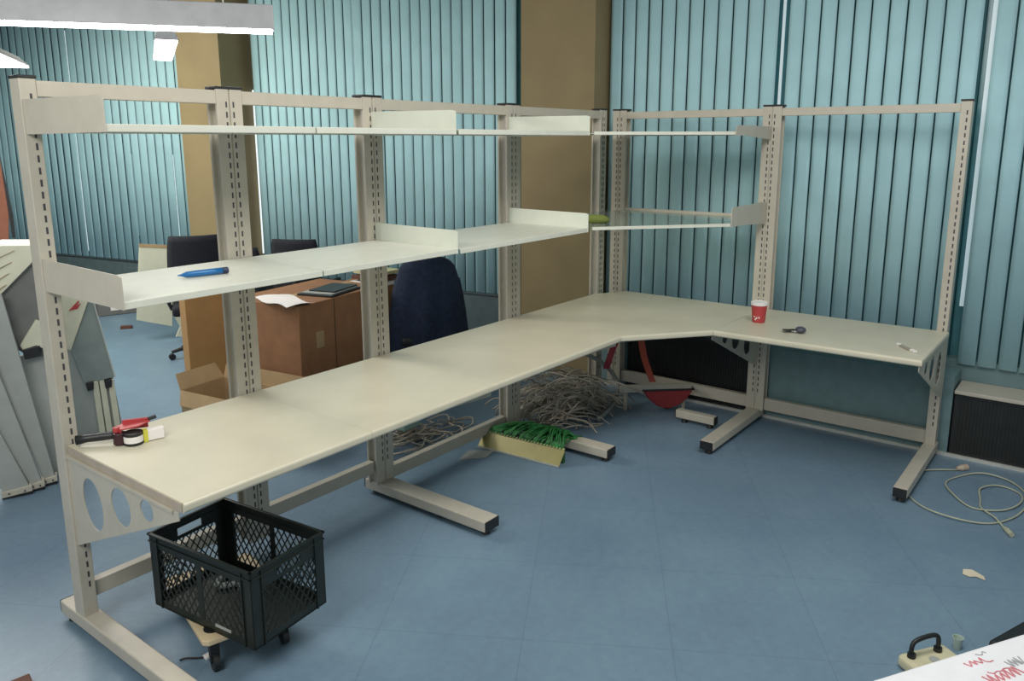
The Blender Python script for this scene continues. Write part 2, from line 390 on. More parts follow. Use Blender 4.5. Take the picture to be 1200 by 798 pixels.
# ---------------------------------------------------------------- shelves
def shelf(o, ux, uy, ln, depth, z, label, left=False, right=False, top=True, ph=.118, lip=.026):
    """o = back-left corner at the post front, uy = backwards"""
    o, ux, uy = Vector(o), Vector(ux), Vector(uy)
    P = lambda a, b, zz: o+ux*a-uy*b+Vector((0, 0, z+zz))
    t = thing('shelf', label, 'shelf', 'steel bench shelves', o+ux*ln/2-uy*depth/2+Vector((0, 0, z)))
    mb = MB().prism([P(.003, .004, lip-.006), P(ln-.003, .004, lip-.006), P(ln-.003, depth-.006, lip-.006), P(.003, depth-.006, lip-.006)], (0, 0, .006))
    mb.prism([P(.003, depth-.009, 0), P(ln-.003, depth-.009, 0), P(ln-.003, depth, 0), P(.003, depth, 0)], (0, 0, lip))
    mb.prism([P(.003, .004, 0), P(ln-.003, .004, 0), P(ln-.003, .010, 0), P(.003, .010, 0)], (0, 0, lip))
    mb.build('shelf_board', SHELF, t, .002)
    for flag, a in ((left, 0), (right, ln-.004)):
        if flag:
            MB().prism([P(a, .002, -.004), P(a, .05, -.004), P(a, depth+.003, .0), P(a, depth+.003, ph-.006), P(a, depth-.02, ph), P(a, .002, ph+.004)], ux*.004).build('end_plate', PLATEW if flag == 2 else FRAME, t)
    world_children(t)
for nm, z, ph in (('middle', 1.490, .120), ('top', 2.082, .118)):
    shelf((-4.128, 0, 0), X, Y, .855, .60, z, 'grey steel %s shelf at the left end, %s' % (nm, 'holding a blue marker' if z < 2 else 'just below the top rail'), left=1)
    shelf((-3.272, 0, 0), X, Y, .855, .60, z, 'grey steel %s shelf between second and third post' % nm, right=2)
    shelf((-2.414, 0, 0), X, Y, 1.20, .62, z, 'grey steel %s shelf between third and fourth post, with a white end plate' % nm, right=2)
CLEAR = mat('clear_greenish_panel', (.80, .88, .82), .08, var=.01)
_b = CLEAR.node_tree.nodes['Principled BSDF']; _b.inputs['Transmission Weight'].default_value = .9; _b.inputs['IOR'].default_value = 1.06
def corner_shelf(z, label, panel, pz):
    t = thing('corner_shelf', label, 'shelf', 'corner shelves by the window', (-.4, -.6, z))
    A = [(-1.185, -.635), (-.47, -1.243), (.145, -1.243), (.145, -.12), (.03, -.012), (-1.09, -.012), (-1.185, -.012)]
    a, b = Vector((*A[0], z)), Vector((*A[1], z)); d = (b-a).normalized(); n = Vector((-d.y, d.x, 0))
    MB().prism([a, b, b+n*.012, a+n*.012], (0, 0, .020)).build('front_bar', SHELF, t, .002)
    MB().box(.128, .146, -1.243, -.12, z, z+.030).build('back_bar', FRAME, t, .002)
    MB().prism([(x_*.995+.001, y_*.985-.006, z+.006) for x_, y_ in A], (0, 0, .005)).build('panel', panel, t)
    o_, ux, uy = Vector((.146, -1.2495, z)), Vector((0, -1, 0)), Vector((1, 0, 0))
    MB().plate([(0, -.03), (.0, pz), (.38, pz), (.60, pz), (.616, pz-.012), (.616, -.004), (.45, -.004)], [], .004, lambda u, v, w_: (.146-u, -1.2495+w_, z+v)).build('end_plate', FRAME, t)
    world_children(t)
corner_shelf(1.500, 'see-through middle corner shelf with slanted front bar, holding the olive roll', CLEAR, .125)
corner_shelf(2.085, 'grey top corner shelf with slanted front just below the rail', SHELF, .06)

# ---------------------------------------------------------------- small things on bench and shelves
# marker
t = thing('marker_pen', 'blue marker pen with dark cap on the left middle shelf', 'pen', None, (-3.66, -.33, 1.5305), -.17)
MB().tube([(-.105, 0, 0), (-.09, 0, 0), (-.07, 0, 0), (-.03, 0, 0), (.03, 0, 0), (.075, 0, 0)], [.002, .005, .0125, .0135, .0135, .0135], 16).build('barrel', BLUE, t, smooth=True)
MB().cyl((.075, 0, 0), (.10, 0, 0), .0138).build('cap', BLUED, t, .003)
# tape gun
t = thing('tape_gun', 'red and black tape gun with tape roll lying on the left worktop', 'tape dispenser', None, (-3.99, -.15, ZT), -.55)
MB().tube([(-.150, .03, .026), (-.11, .028, .030), (-.06, .018, .034), (-.02, .010, .036), (.0, .006, .036)], [.020, .016, .017, .015, .012], 14).build('handle', BLACK, t, smooth=True)
MB().cyl((.012, -.005, .004), (.012, -.005, .050), .027, .024, 20).build('brake_knob', mat('dark_maroon_plastic', (.035, .008, .012), .4), t, .003)
mb = MB(); mb.prism([(-.01, .02, .060), (.02, -.018, .060), (.085, -.012, .066), (.125, .03, .070), (.09, .055, .070), (.02, .05, .064)], (0, 0, .006))
mb.prism([(-.01, .02, .040), (.02, -.018, .040), (.02, -.014, .040), (-.006, .024, .040)], (0, 0, .024))
mb.box(.02, .115, .035, .045, .045, .086); mb.cyl((.0, .005, .05), (.0, .005, .07), .013)
mb.build('frame', RED, t, .002)
MB().lathe((.062, -.018, 0.0005), [(.012, 0), (.036, 0), (.036, .05), (.012, .05)], 28).build('tape_roll', BLACK, t)
MB().lathe((.062, -.018, 0.012), [(.0366, 0), (.0366, .026)], 28).build('tape_band', PAPER, t)
MB().prism([(.105, -.02, .003), (.175, .005, .003), (.168, .03, .003), (.098, .008, .003)], (0, 0, .045)).build('tape_pack', PAPER, t, .002)
MB().prism([(.100, -.024, .002), (.116, -.018, .002), (.108, .012, .002), (.092, .006, .002)], (0, 0, .048)).build('label', YEL, t)
MB().tube([(.115, .04, .078), (.145, .052, .082)], .008).build('blade_guard', BLACK, t)
# paper cup
t = thing('paper_cup', 'red paper cup with white rim standing before the right slotted post', 'cup', None, (-.30, -1.405, ZT)); t.scale = (1.35, 1.35, 1.35)
MB().lathe((0, 0, 0), [(.026, .001), (.030, .001), (.0385, .088), (.0365, .088), (.028, .006)]).build('cup_wall', RED, t, smooth=False)
MB().lathe((0, 0, .086), [(.0375, 0), (.041, .002), (.041, .016), (.036, .018), (.030, .014)]).build('rim', PAPER, t)
mb = MB()
for i in range(5):
    a = PI+.2-.18*i+.2; zz = .028+.010*math.sin(i*1.7)
    mb.box(-.003, .003, -.0006, .0006, -.004, .004, Matrix.Translation((.0325*math.cos(a), .0325*math.sin(a), zz)) @ Matrix.Rotation(a-PI/2, 4, 'Z'))
mb.build('print', PAPER, t)
# keys
t = thing('key_bunch', 'small dark bunch of keys with a grey fob on the right worktop', 'keys', None, (-.47, -1.66, ZT)); t.scale = (1.6, 1.6, 1.6)
MB().ball((.012, -.045, .014), .021, (1, 1, .65)).build('fob', mat('grey_violet_fob', (.06, .06, .09), .4), t, smooth=True)
for i in range(4):
    a = 1.2+.42*i
    MB().box(0, .045, -.005, .005, .003+.003*i, .006+.003*i, Matrix.Translation((.008, -.022, 0)) @ Matrix.Rotation(a, 4, 'Z')).build('key', BLACK if i % 2 else mat('dull_brass_key', (.10, .07, .03), .4, metal=.6), t)
MB().tube([(.008+.014*math.cos(x*.5), -.025+.014*math.sin(x*.5), .008) for x in range(13)], .0018, 6).build('ring', ALU, t)
# little strip
t = thing('socket_strip', 'thin grey connector strip with white ends on the right worktop', 'connector', None, (-.46, -2.345, ZT), math.radians(-138))
MB().box(-.055, .045, -.012, .012, .001, .010).build('strip', mat('grey_beige_plastic', (.30, .28, .23), .5), t, .002)
for xx in (-.085, .055, .082): MB().box(xx, xx+.014, -.012, .012, .001, .014).build('clip', PAPER, t, .002)
MB().box(-.085, .10, -.003, .003, .001, .004).build('wire', ALU, t)
# olive foam roll on window shelf
o = MB().tube([(-.96, -.44, 1.538), (-.93, -.47, 1.542), (-.88, -.53, 1.541), (-.855, -.56, 1.534)], [.018, .030, .028, .014], 12).build('foam_roll', OLIVE, smooth=True)
tag(o, 'small olive green roll on the see-through middle corner shelf', 'foam roll')

# ---------------------------------------------------------------- crate on dolly
def lattice(mb, fn, u0, u1, v0, v1, step, th, slope=1.5):
    """diagonal bars clipped to a rectangle, fn(u,v,w)"""
    Hh = v1-v0; run = Hh/slope
    for sgn in (1, -1):
        k = u0-run
        while k < u1+run:
            a, bq = (k, v0), (k+run, v1)
            if sgn < 0: a, bq = (k+run, v0), (k, v1)
            # clip in u
            (ua, va), (ub, vb) = a, bq
            def clipu(ua, va, ub, vb):
                pts = []
                for t_ in (0, 1): pts.append([ua+(ub-ua)*t_, va+(vb-va)*t_])
                lo, hi = u0, u1
                t0, t1 = 0., 1.
                du = ub-ua
                ta, tb = (lo-ua)/du, (hi-ua)/du
                if ta > tb: ta, tb = tb, ta
                t0, t1 = max(t0, ta), min(t1, tb)
                if t1-t0 < .03: return None
                return ua+du*t0, va+(vb-va)*t0, ua+du*t1, va+(vb-va)*t1
            c = clipu(ua, va, ub, vb)
            if c:
                ua, va, ub, vb = c; L_ = math.hypot(ub-ua, vb-va); nx, ny = -(vb-va)/L_*th, (ub-ua)/L_*th
                mb.prism([fn(ua-nx, va-ny, 0), fn(ub-nx, vb-ny, 0), fn(ub+nx, vb+ny, 0), fn(ua+nx, va+ny, 0)], Vector(fn(0, 0, .004))-Vector(fn(0, 0, 0)))
            k += step
c0 = Vector((-3.735, -.535, 0)); ca = math.radians(6.4)
CL, CW, CZ0, CZ1 = .375, .60, .166, .485     # along x', along y'
t = thing('plastic_crate', 'black open mesh-sided plastic crate standing on a wooden dolly', 'crate', None, (c0.x, c0.y, CZ0), ca)
Hc = CZ1-CZ0; hx, hy = CL/2, CW/2
mb = MB()
mb.box(-hx, hx, -hy, hy, 0, .008)
mb.build('base', CRATE, t)
def side(axis, sgn, nm):
    ln = hy if axis == 'x' else hx; off = hx if axis == 'x' else hy
    if axis == 'x': fn = lambda u, v, w: (sgn*(off-w), u, v)
    else: fn = lambda u, v, w: (u, sgn*(off-w), v)
    mb = MB()
    def pl(u0, u1, v0, v1, th=.004):
        mb.prism([fn(u0, v0, 0), fn(u1, v0, 0), fn(u1, v1, 0), fn(u0, v1, 0)], Vector(fn(0, 0, th))-Vector(fn(0, 0, 0)))
    c = .050
    pl(-ln, -ln+c, 0, Hc); pl(ln-c, ln, 0, Hc); pl(-ln+c, ln-c, 0, .035)
    if axis == 'y':
        pl(-ln+c, -.06, Hc-.085, Hc); pl(.06, ln-c, Hc-.085, Hc); pl(-.06, .06, Hc-.028, Hc); pl(-.06, .06, Hc-.085, Hc-.070)
        lattice(mb, fn, -ln+c, ln-c, .035, Hc-.085, .036, .0023)
    else:
        pl(-ln+c, ln-c, Hc-.055, Hc); pl(-.014, .014, .035, Hc-.055)
        lattice(mb, fn, -ln+c, -.014, .035, Hc-.055, .036, .0023); lattice(mb, fn, .014, ln-c, .035, Hc-.055, .036, .0023)
    for uu in (-ln+c, ln-c): mb.prism([fn(uu-.003, 0, -.006), fn(uu+.003, 0, -.006), fn(uu+.003, Hc, -.006), fn(uu-.003, Hc, -.006)], Vector(fn(0, 0, .006))-Vector(fn(0, 0, 0)))
    mb.build(nm, CRATE, t)
side('x', -1, 'long_side'); side('x', 1, 'long_side'); side('y', -1, 'short_side'); side('y', 1, 'short_side')
mb = MB()
for z0_, z1_, e in ((Hc-.006, Hc+.003, .006), (Hc-.034, Hc-.028, .005)):
    for sgn in (-1, 1):
        mb.box(sgn*hx-.008 if sgn > 0 else -hx-e, sgn*hx+e if sgn > 0 else -hx+.008, -hy-e, hy+e, z0_, z1_)
        mb.box(-hx-e, hx+e, hy-.008 if sgn > 0 else -hy-e, hy+e if sgn > 0 else -hy+.008, z0_, z1_)
mb.build('rim', CRATE, t, .0015)
MB().box(-hx-.0025, -hx-.0005, -.17, -.08, .030, .042).build('label', GREYP, t)
# thing inside the crate
o = MB().tube([(-3.70+.05*math.sin(i*1.3), -.48+.03*i, CZ0+.026+.008*math.sin(i*2.1)) for i in range(7)], .013, 8).build('crumpled_film', GREYP)
tag(o, 'crumpled grey film lying at the bottom of the black crate', 'plastic film')
t = thing('dolly', 'pale wooden dolly with black castors under the black crate', 'dolly', None, (-3.720, -.420, 0), math.radians(-15))
mb = MB().prism([(-.17, -.29, .140), (.17, -.29, .140), (.19, -.27, .140), (.19, .27, .140), (.17, .29, .140), (-.17, .29, .140), (-.19, .27, .140), (-.19, -.27, .140)], (0, 0, .022)); mb.build('board', WOOD, t, .003)
MB().lathe((-.13, -.21, .1615), [(.001, 0), (.036, 0), (.036, .003), (.001, .003)]).build('grip_pad', BLACK, t)
for sx in (-1, 1):
    for sy in (-1, 1):
        x_, y_ = sx*.14, sy*.235
        c = MB().prism([(x_-.018, y_-.02, .140), (x_-.018, y_+.02, .140), (x_-.018, y_+.006, .035), (x_-.018, y_-.014, .035)], (.036, 0, 0)).build('castor_fork', BLACK, t)
        MB().cyl((x_-.012, y_-.006, .036), (x_+.012, y_-.006, .036), .036, n=20).build('wheel', BLACK, c)

# ---------------------------------------------------------------- things on the floor under the benches
# terminal rail with green wires
t = thing('terminal_rail', 'pale gold terminal rail with many green wires lying by the fourth post', 'electrical part', None, (-1.44, -.26, 0), math.radians(-86))
MB().prism([(-.31, -.05, .004), (.33, -.05, .004), (.33, .025, .088), (-.31, .025, .088)], (0, 0, .005)).build('rail_plate', BRASS, t)
MB().prism([(-.31, -.060, .003), (.33, -.060, .003), (.33, -.050, .003), (-.31, -.050, .003)], (0, 0, .010)).build('edge_flange', ALU, t)
mb = MB(); mb.box(-.30, .32, .022, .045, .0, .09); mb.build('terminal_block', mat('dark_green_terminals', (.02, .10, .03), .5, var=.5, scale=60), t)
mb = MB()
for i in range(26):
    x_ = -.29+.60*i/25
    mb.box(x_, x_+.010, .020, .040, .090, .100)
mb.build('terminal_screws', mat('pale_yellow_terminals', (.45, .48, .25), .5), t)
mb = MB()
for i in range(84):
    x_ = random.uniform(-.28, .30); tx = .08+x_*.55+random.uniform(-.04, .04); hh = random.uniform(.10, .17)
    pts = [(x_, .034, .090), (x_+.01, .05, .12), ((x_+tx)/2, .12+random.uniform(-.02, .02), hh), (tx, .20+random.uniform(-.02, .02), hh*.95), (tx+.03, .29, .05+random.uniform(0, .05)), (tx+random.uniform(-.05, .08), .36, .015)]
    # smooth the polyline
    q = []
    for k in range(len(pts)-1):
        p0, p1, p2, p3 = (Vector(pts[max(k-1, 0)]), Vector(pts[k]), Vector(pts[k+1]), Vector(pts[min(k+2, len(pts)-1)]))
        for s_ in range(4):
            u = s_/4; q.append(.5*((2*p1)+(p2-p0)*u+(2*p0-5*p1+4*p2-p3)*u*u+(3*p1-p0-3*p2+p3)*u**3))
    q.append(Vector(pts[-1])); mb.tube(q, .0048, 5)
o = mb.build('green_wires', GREENW, t, smooth=True); o['kind'] = 'stuff'
def spline(pts, n=6):
    q = []
    for k in range(len(pts)-1):
        p0, p1, p2, p3 = (Vector(pts[max(k-1, 0)]), Vector(pts[k]), Vector(pts[k+1]), Vector(pts[min(k+2, len(pts)-1)]))
        for s_ in range(n):
            u = s_/n; q.append(.5*((2*p1)+(p2-p0)*u+(2*p0-5*p1+4*p2-p3)*u*u+(3*p1-p0-3*p2+p3)*u**3))
    q.append(Vector(pts[-1])); return q
# the tangle of cables in the corner
mb = MB(); rnd = random.Random(3)
for i in range(190):
    k_ = rnd.random()
    cx_, cy_ = -.72+rnd.uniform(-.30, .48), .0+rnd.uniform(-.30, .20)
    z_ = rnd.uniform(.015, .36)*max(.12, 1-((cx_+.66)/.55)**2)
    ang = rnd.gauss(-.55, .45); ln = rnd.uniform(.22, .55)
    dx, dy = math.cos(ang)*ln, math.sin(ang)*ln; bx = rnd.uniform(-.08, .08)
    pts = [(cx_-dx/2, cy_-dy/2, max(.012, z_-.05)), (cx_-dx/4, cy_-dy/4+bx*.5, z_+.01), (cx_+dx/8, cy_+dy/8+bx, z_+.015), (cx_+dx/3, cy_+dy/3, max(.012, z_-.02)), (cx_+dx/2+bx, cy_+dy/2, max(.010, z_-.07))]
    pts = [(min(max(p[0], -1.07), -.10), min(max(p[1], -.55), .4), p[2]) for p in pts]
    mb.tube(spline(pts, 4), rnd.choice((.004, .005, .007)), 5)
o = mb.build('cable_tangle', GREYW, smooth=True); o['kind'] = 'stuff'; tag(o, 'tangled heap of grey and pink cables under the corner worktop', 'cables')
o = MB().tube(spline([(-.52, -.06, .62), (-.45, -.12, .47), (-.28, -.16, .37), (-.15, -.20, .25), (-.14, -.26, .14), (-.30, -.31, .06), (-.46, -.34, .035), (-.62, -.36, .03)]), .016, 8).build('flexible_conduit', mat('grey_conduit', (.25, .27, .25), .5), smooth=True)
tag(o, 'thick grey hose curving over the cable tangle', 'hose')
mb = MB()
for i in range(40):
    cx_, cy_ = -1.66+rnd.uniform(-.34, .34), .50+rnd.uniform(-.2, .2); a = rnd.uniform(0, 6.28); r_ = rnd.uniform(.06, .16)
    z_ = rnd.uniform(.012, .11)
    mb.tube(spline([(cx_+r_*math.cos(a+k*.9), cy_+r_*.8*math.sin(a+k*.9), z_+.012*math.sin(k*2+a)+.002) for k in range(6)], 4), .006, 5)
o = mb.build('cable_tangle', GREYW, smooth=True); o['kind'] = 'stuff'; tag(o, 'small tangle of grey cables behind the third bench bay', 'cables')
o = MB().box(-1.84, -1.68, .42, .52, .118, .20).build('connector_box', mat('pale_teal_plastic', (.25, .38, .34), .5), None, .012)
tag(o, 'small pale teal box lying on cables behind the third bay', 'junction box')
# orange straps and red bag
def strap(pts, wv, name, label, m_):
    q = spline(pts, 8); wv = Vector(wv)
    mb = MB(); V = [[mb.bm.verts.new(p-wv), mb.bm.verts.new(p+wv)] for p in q]
    for a_, b_ in zip(V, V[1:]): mb.bm.faces.new((a_[0], a_[1], b_[1], b_[0]))
    o = mb.build(name, m_); sd = o.modifiers.new('thick', 'SOLIDIFY'); sd.thickness = .004; sd.offset = 0
    return tag(o, label, 'strap', 'orange straps in the corner')
strap([(-.16, -.42, .78), (-.15, -.44, .62), (-.13, -.47, .42), (-.11, -.54, .225)], (.012, -.022, 0), 'webbing_strap', 'orange strap hanging straight in front of the black cabinet', ORANGE)
strap([(-.17, -.36, .78), (-.19, -.31, .64), (-.20, -.24, .48), (-.24, -.20, .30)], (.012, -.022, 0), 'webbing_strap', 'dark red curved strap left of the straight orange strap', mat('dark_red_webbing', (.22, .02, .035), .7))
t = thing('tool_bag', 'half-round red bag hanging low behind the diagonal bar', 'bag', None, (-.02, -.62, 0), math.radians(-48))
mb = MB(); outl = [(-.20, .165), (.20, .165), (.15, .09), (.08, .035), (.0, .012), (-.08, .035), (-.15, .09)]
mb.prism([(a_, -.04, b_) for a_, b_ in outl], (0, .08, 0)); mb.build('bag_body', mat('red_fabric', (.30, .035, .04), .8), t, .012, seg=3)
MB().box(-.205, .205, -.045, .045, .158, .172).build('zip_band', BLACK, t, .004)
# scraps
def scrap(pts, label, m_=PAPER, z=.003, name='paper_scrap', th=.0015, cat='paper scrap'):
    return tag(MB().prism([(x_, y_, z) for x_, y_ in pts], (0, 0, th)).build(name, m_), label, cat)
scrap([(-1.76, .00), (-1.60, .05), (-1.50, -.09), (-1.63, -.12)], 'grey paper scrap left of the green-wired terminal rail', mat('grey_paper', (.38, .40, .38), .8))
scrap([(-1.285, -2.845), (-1.265, -2.88), (-1.30, -2.935), (-1.335, -2.945), (-1.325, -2.905), (-1.345, -2.88), (-1.335, -2.85)], 'small cream paper scrap on the open floor at right', mat('cream_paper', (.62, .55, .42), .8))
t = thing('cable_scrap', 'tiny dark wire with white end beside the crate dolly', 'wire', None, (-3.93, -.50, 0))
MB().tube(spline([(-.05, .04, .006), (-.03, .035, .006), (0, .0, .006), (.02, -.02, .006)]), .004, 6).build('wire', BLACK, t)
MB().box(.018, .05, -.04, -.012, .0, .014).build('plug', PAPER, t, .003)
o = MB().prism([(-4.60, -.075, .0), (-4.395, -.105, .0), (-4.41, -.18, .0), (-4.60, -.20, .0)], (0, 0, .035)).build('wood_block', BROWN, None, .004); tag(o, 'dark brown wooden block at the lower left picture corner', 'block')
# extension cable by the radiator
t = thing('extension_cable', 'loosely coiled beige cable on the floor before the right radiator', 'cable', None, (-.4, -2.75, 0))
pts = [(.02, -2.62), (-.12, -2.46), (-.30, -2.38), (-.50, -2.42), (-.68, -2.55), (-.74, -2.72), (-.68, -2.88), (-.52, -2.98), (-.32, -3.02), (-.12, -3.0), (.02, -2.90), (.04, -2.76), (-.06, -2.66), (-.24, -2.60), (-.40, -2.66), (-.52, -2.78), (-.46, -2.92), (-.30, -2.99), (-.14, -2.97), (-.10, -2.86), (-.22, -2.78), (-.38, -2.80), (-.50, -2.82), (-.60, -2.90), (-.70, -2.955)]
MB().tube(spline([(x_, y_, .007+.004*(i % 3)) for i, (x_, y_) in enumerate(pts)], 7), .0048, 6).build('cord', BEIGEC, t, smooth=True)
MB().tube([(-.695, -2.952, .012), (-.72, -2.968, .013), (-.77, -2.995, .014)], [.008, .014, .013], 10).build('coupling', BEIGEC, t)
MB().tube([(.018, -2.618, .016), (.04, -2.64, .018), (.075, -2.665, .018)], [.010, .020, .021], 12).build('plug', mat('beige_plug', (.45, .36, .28), .5), t)
world_children(t)
# carrying case with black handle
t = thing('cable_reel_box', 'cream box with black carrying handle behind the white parcel', 'box', None, (-2.20, -2.86, 0), math.radians(-35))
MB().prism([(-.11, -.06, 0), (.12, -.06, 0), (.12, .06, 0), (-.11, .06, 0)], (0, 0, .055)).build('case', mat('cream_plastic', (.56, .53, .36), .5), t, .02, seg=3)
MB().tube(spline([(-.075, .02, .05), (-.075, .022, .10), (-.05, .024, .122), (.03, .024, .128), (.055, .022, .108), (.055, .02, .05)]), .009, 10).build('handle', BLACK, t, smooth=True)
for xx in (-.075, .055): MB().cyl((xx, .02, .05), (xx, .02, .072), .016, n=14).build('handle_socket', BLACK, t)
MB().cyl((.0, -.02, .052), (.0, -.02, .058), .02, n=20).build('socket', GREYP, t)
t = thing('clear_cup', 'little clear plastic cup beside the cream box with black handle', 'cup', None, (-1.985, -2.925, 0))
MB().lathe((0, 0, 0), [(.014, 0), (.021, .050), (.019, .050), (.012, .003)]).build('cup_wall', mat('milky_plastic', (.45, .55, .48), .2), t)
MB().ball((-.06, .055, .014), .014).build('ball_stopper', mat('milky_plastic_ball', (.5, .5, .42), .3), t, smooth=True)

# white printed parcel in the foreground
pa = thing('parcel', 'big white film-wrapped parcel with red printing at the lower right corner', 'parcel', None, (-2.95, -3.35, 0), math.radians(-31.7))
MB().box(-.345, 1.10, -.60, .452, 0, .395).build('box_body', PAPERB, pa, .012, seg=3)
def text_obj(s_, size, loc, rot, m_, nm):
    cu = bpy.data.curves.new(nm, 'FONT'); cu.body = s_; cu.size = size; cu.extrude = .0003; cu.align_x = 'CENTER'
    cu.materials.append(m_); to = bpy.data.objects.new(nm, cu); COL.objects.link(to)
    bpy.context.view_layer.update(); me = bpy.data.meshes.new_from_object(to.evaluated_get(bpy.context.evaluated_depsgraph_get()))
    bpy.data.objects.remove(to); o_ = bpy.data.objects.new(nm, me); COL.objects.link(o_)
    o_.parent = pa; o_.location = loc; o_.rotation_euler = (0, 0, rot); return o_
rp_ = random.Random(5)
def scribble(x0, x1, y0, y1, n, r_, m_):
    mb = MB(); pts = [(x0+(x1-x0)*k/n+rp_.uniform(-.004, .004), y0 if k % 2 else y1+rp_.uniform(-.008, .004), .3962) for k in range(n+1)]
    mb.tube(spline(pts, 4), r_, 5); mb.build('print', m_, pa)
scribble(.02, .10, .385, .405, 7, .0022, INKR); scribble(.10, .125, .38, .39, 3, .002, INKR)
scribble(.02, .16, .30, .335, 13, .0028, INKR); scribble(.05, .14, .335, .345, 5, .0018, INKR)
scribble(.155, .215, .335, .365, 8, .0022, INKG); scribble(.10, .14, .418, .424, 5, .0015, INKG)
for pts in ([(.10, .22, .3965), (.42, .30, .397), (.9, .33, .3965)], [(.20, .30, .3963), (.45, .345, .3965), (.9, .36, .3963)], [(.0, .17, .3963), (.45, .235, .3965), (.9, .27, .3963)]):
    MB().tube(pts, .0016, 5).build('film_fold', GREYP, pa)
t = thing('black_slab', 'black slab edge showing behind the white parcel at the right picture edge', 'case', None, (-2.02, -3.03, 0), math.radians(-22))  # plain black block at the dark triangle behind the parcel
MB().box(0, .60, -.24, 0, 0, .10).build('slab_body', BLACK, t, .012)

# ---------------------------------------------------------------- behind the bench: cartons, chairs, boards
def carton(loc, rz, sx, sy, h, label, m_=CARD, open_top=False, group='cardboard cartons behind the bench'):
    t = thing('carton', label, 'cardboard box', group, loc, rz)
    if open_top:
        mb = MB(); w_ = .005
        mb.box(0, sx, 0, w_, 0, h); mb.box(0, sx, sy-w_, sy, 0, h); mb.box(0, w_, 0, sy, 0, h); mb.box(sx-w_, sx, 0, sy, 0, h); mb.box(0, sx, 0, sy, 0, w_)
        mb.build('box_body', m_, t)
        for (a_, b_, c_, d_) in (((0, 0, h), (sx, 0, h), (sx-.02, -.15, h-.05), (.02, -.15, h-.05)), ((0, sy, h), (sx, sy, h), (sx-.02, sy+.06, h+.10), (.02, sy+.06, h+.10)),
                                 ((0, 0, h), (0, sy, h), (-.03, sy-.02, h-.10), (-.03, .02, h-.10)), ((sx, 0, h), (sx, sy, h), (sx+.015, sy-.02, h+.10), (sx+.015, .02, h+.10))):
            MB().prism([a_, b_, c_, d_], (0, 0, .004)).build('flap', CARDL, t)
    else:
        MB().box(0, sx, 0, sy, 0, h).build('box_body', m_, t, .006)
        mb = MB().box(.0, sx, sy/2-.03, sy/2+.03, h+.0003, h+.0012); mb.build('tape', CARDL, t)
    return t
k3 = carton((-2.09, 1.16, 0), math.radians(9), .95, .66, .935, 'large dark brown carton with shipping labels behind the second bay', CARD)
MB().box(.16, .24, -.003, -.0015, .60, .72).build('label', CARDL, k3); MB().box(.70, .78, -.003, -.0015, .62, .76).build('label', PAPER, k3)
MB().box(.36, .364, -.003, -.001, .0, .93).build('box_seam', BLACK, k3)
carton((-2.10, 2.60, 0), math.radians(-24), .55, .45, .84, 'tall ochre brown carton partly hidden by the second post', mat('cardboard_ochre', (.30, .165, .055), .8))
carton((-2.53, .98, 0), math.radians(9), .38, .80, .36, 'low open carton with spread flaps in front of the big one', CARDL, True)
# papers on the big carton
o = MB().grid(lambda u, v: (-2.20+.30*u*math.cos(1.5)+.22*v+.05*u, 1.14+.46*u-.02*v, .939+.012+.012*math.sin(u*7+v*3)), 8, 6).build('paper_sheet', PAPER); o.modifiers.new('s', 'SOLIDIFY').thickness = .002
tag(o, 'white crumpled paper on the left end of the big carton', 'paper')
t = thing('notebook_stack', 'dark flat folders on top of the big carton', 'folders', None, (-1.60, 1.42, .937), .3)
MB().box(-.2, .2, -.15, .15, 0, .012).build('folder', BLACK, t, .002)
MB().box(-.17, .19, -.13, .13, .012, .020).build('folder', GREYP, t, .002)
MB().box(-.12, .20, -.12, .10, .020, .030).build('folder', BLACK, t, .002)
carton((-1.10, 1.52, 0), math.radians(9), .55, .50, .86, 'dark carton stacked with papers beside the draped chair', CARD)
for i, (m_, lab) in enumerate(((PAPER, 'lowest white paper stack on the carton beside the draped chair'), (BROWN, 'dark tray on the paper stack beside the draped chair'), (YEL, 'pale yellow card on top of the dark tray'))):
    o = MB().box(-1.02+.02*i, -.72, 1.56, 1.86, .862+.045*i, .862+.045*i+.03).build(('paper_stack', 'tray', 'card_folder')[i], m_ if i < 2 else mat('pale_yellow_card', (.5, .48, .28), .7), None, .003)
    tag(o, lab, ('paper', 'tray', 'folder')[i])

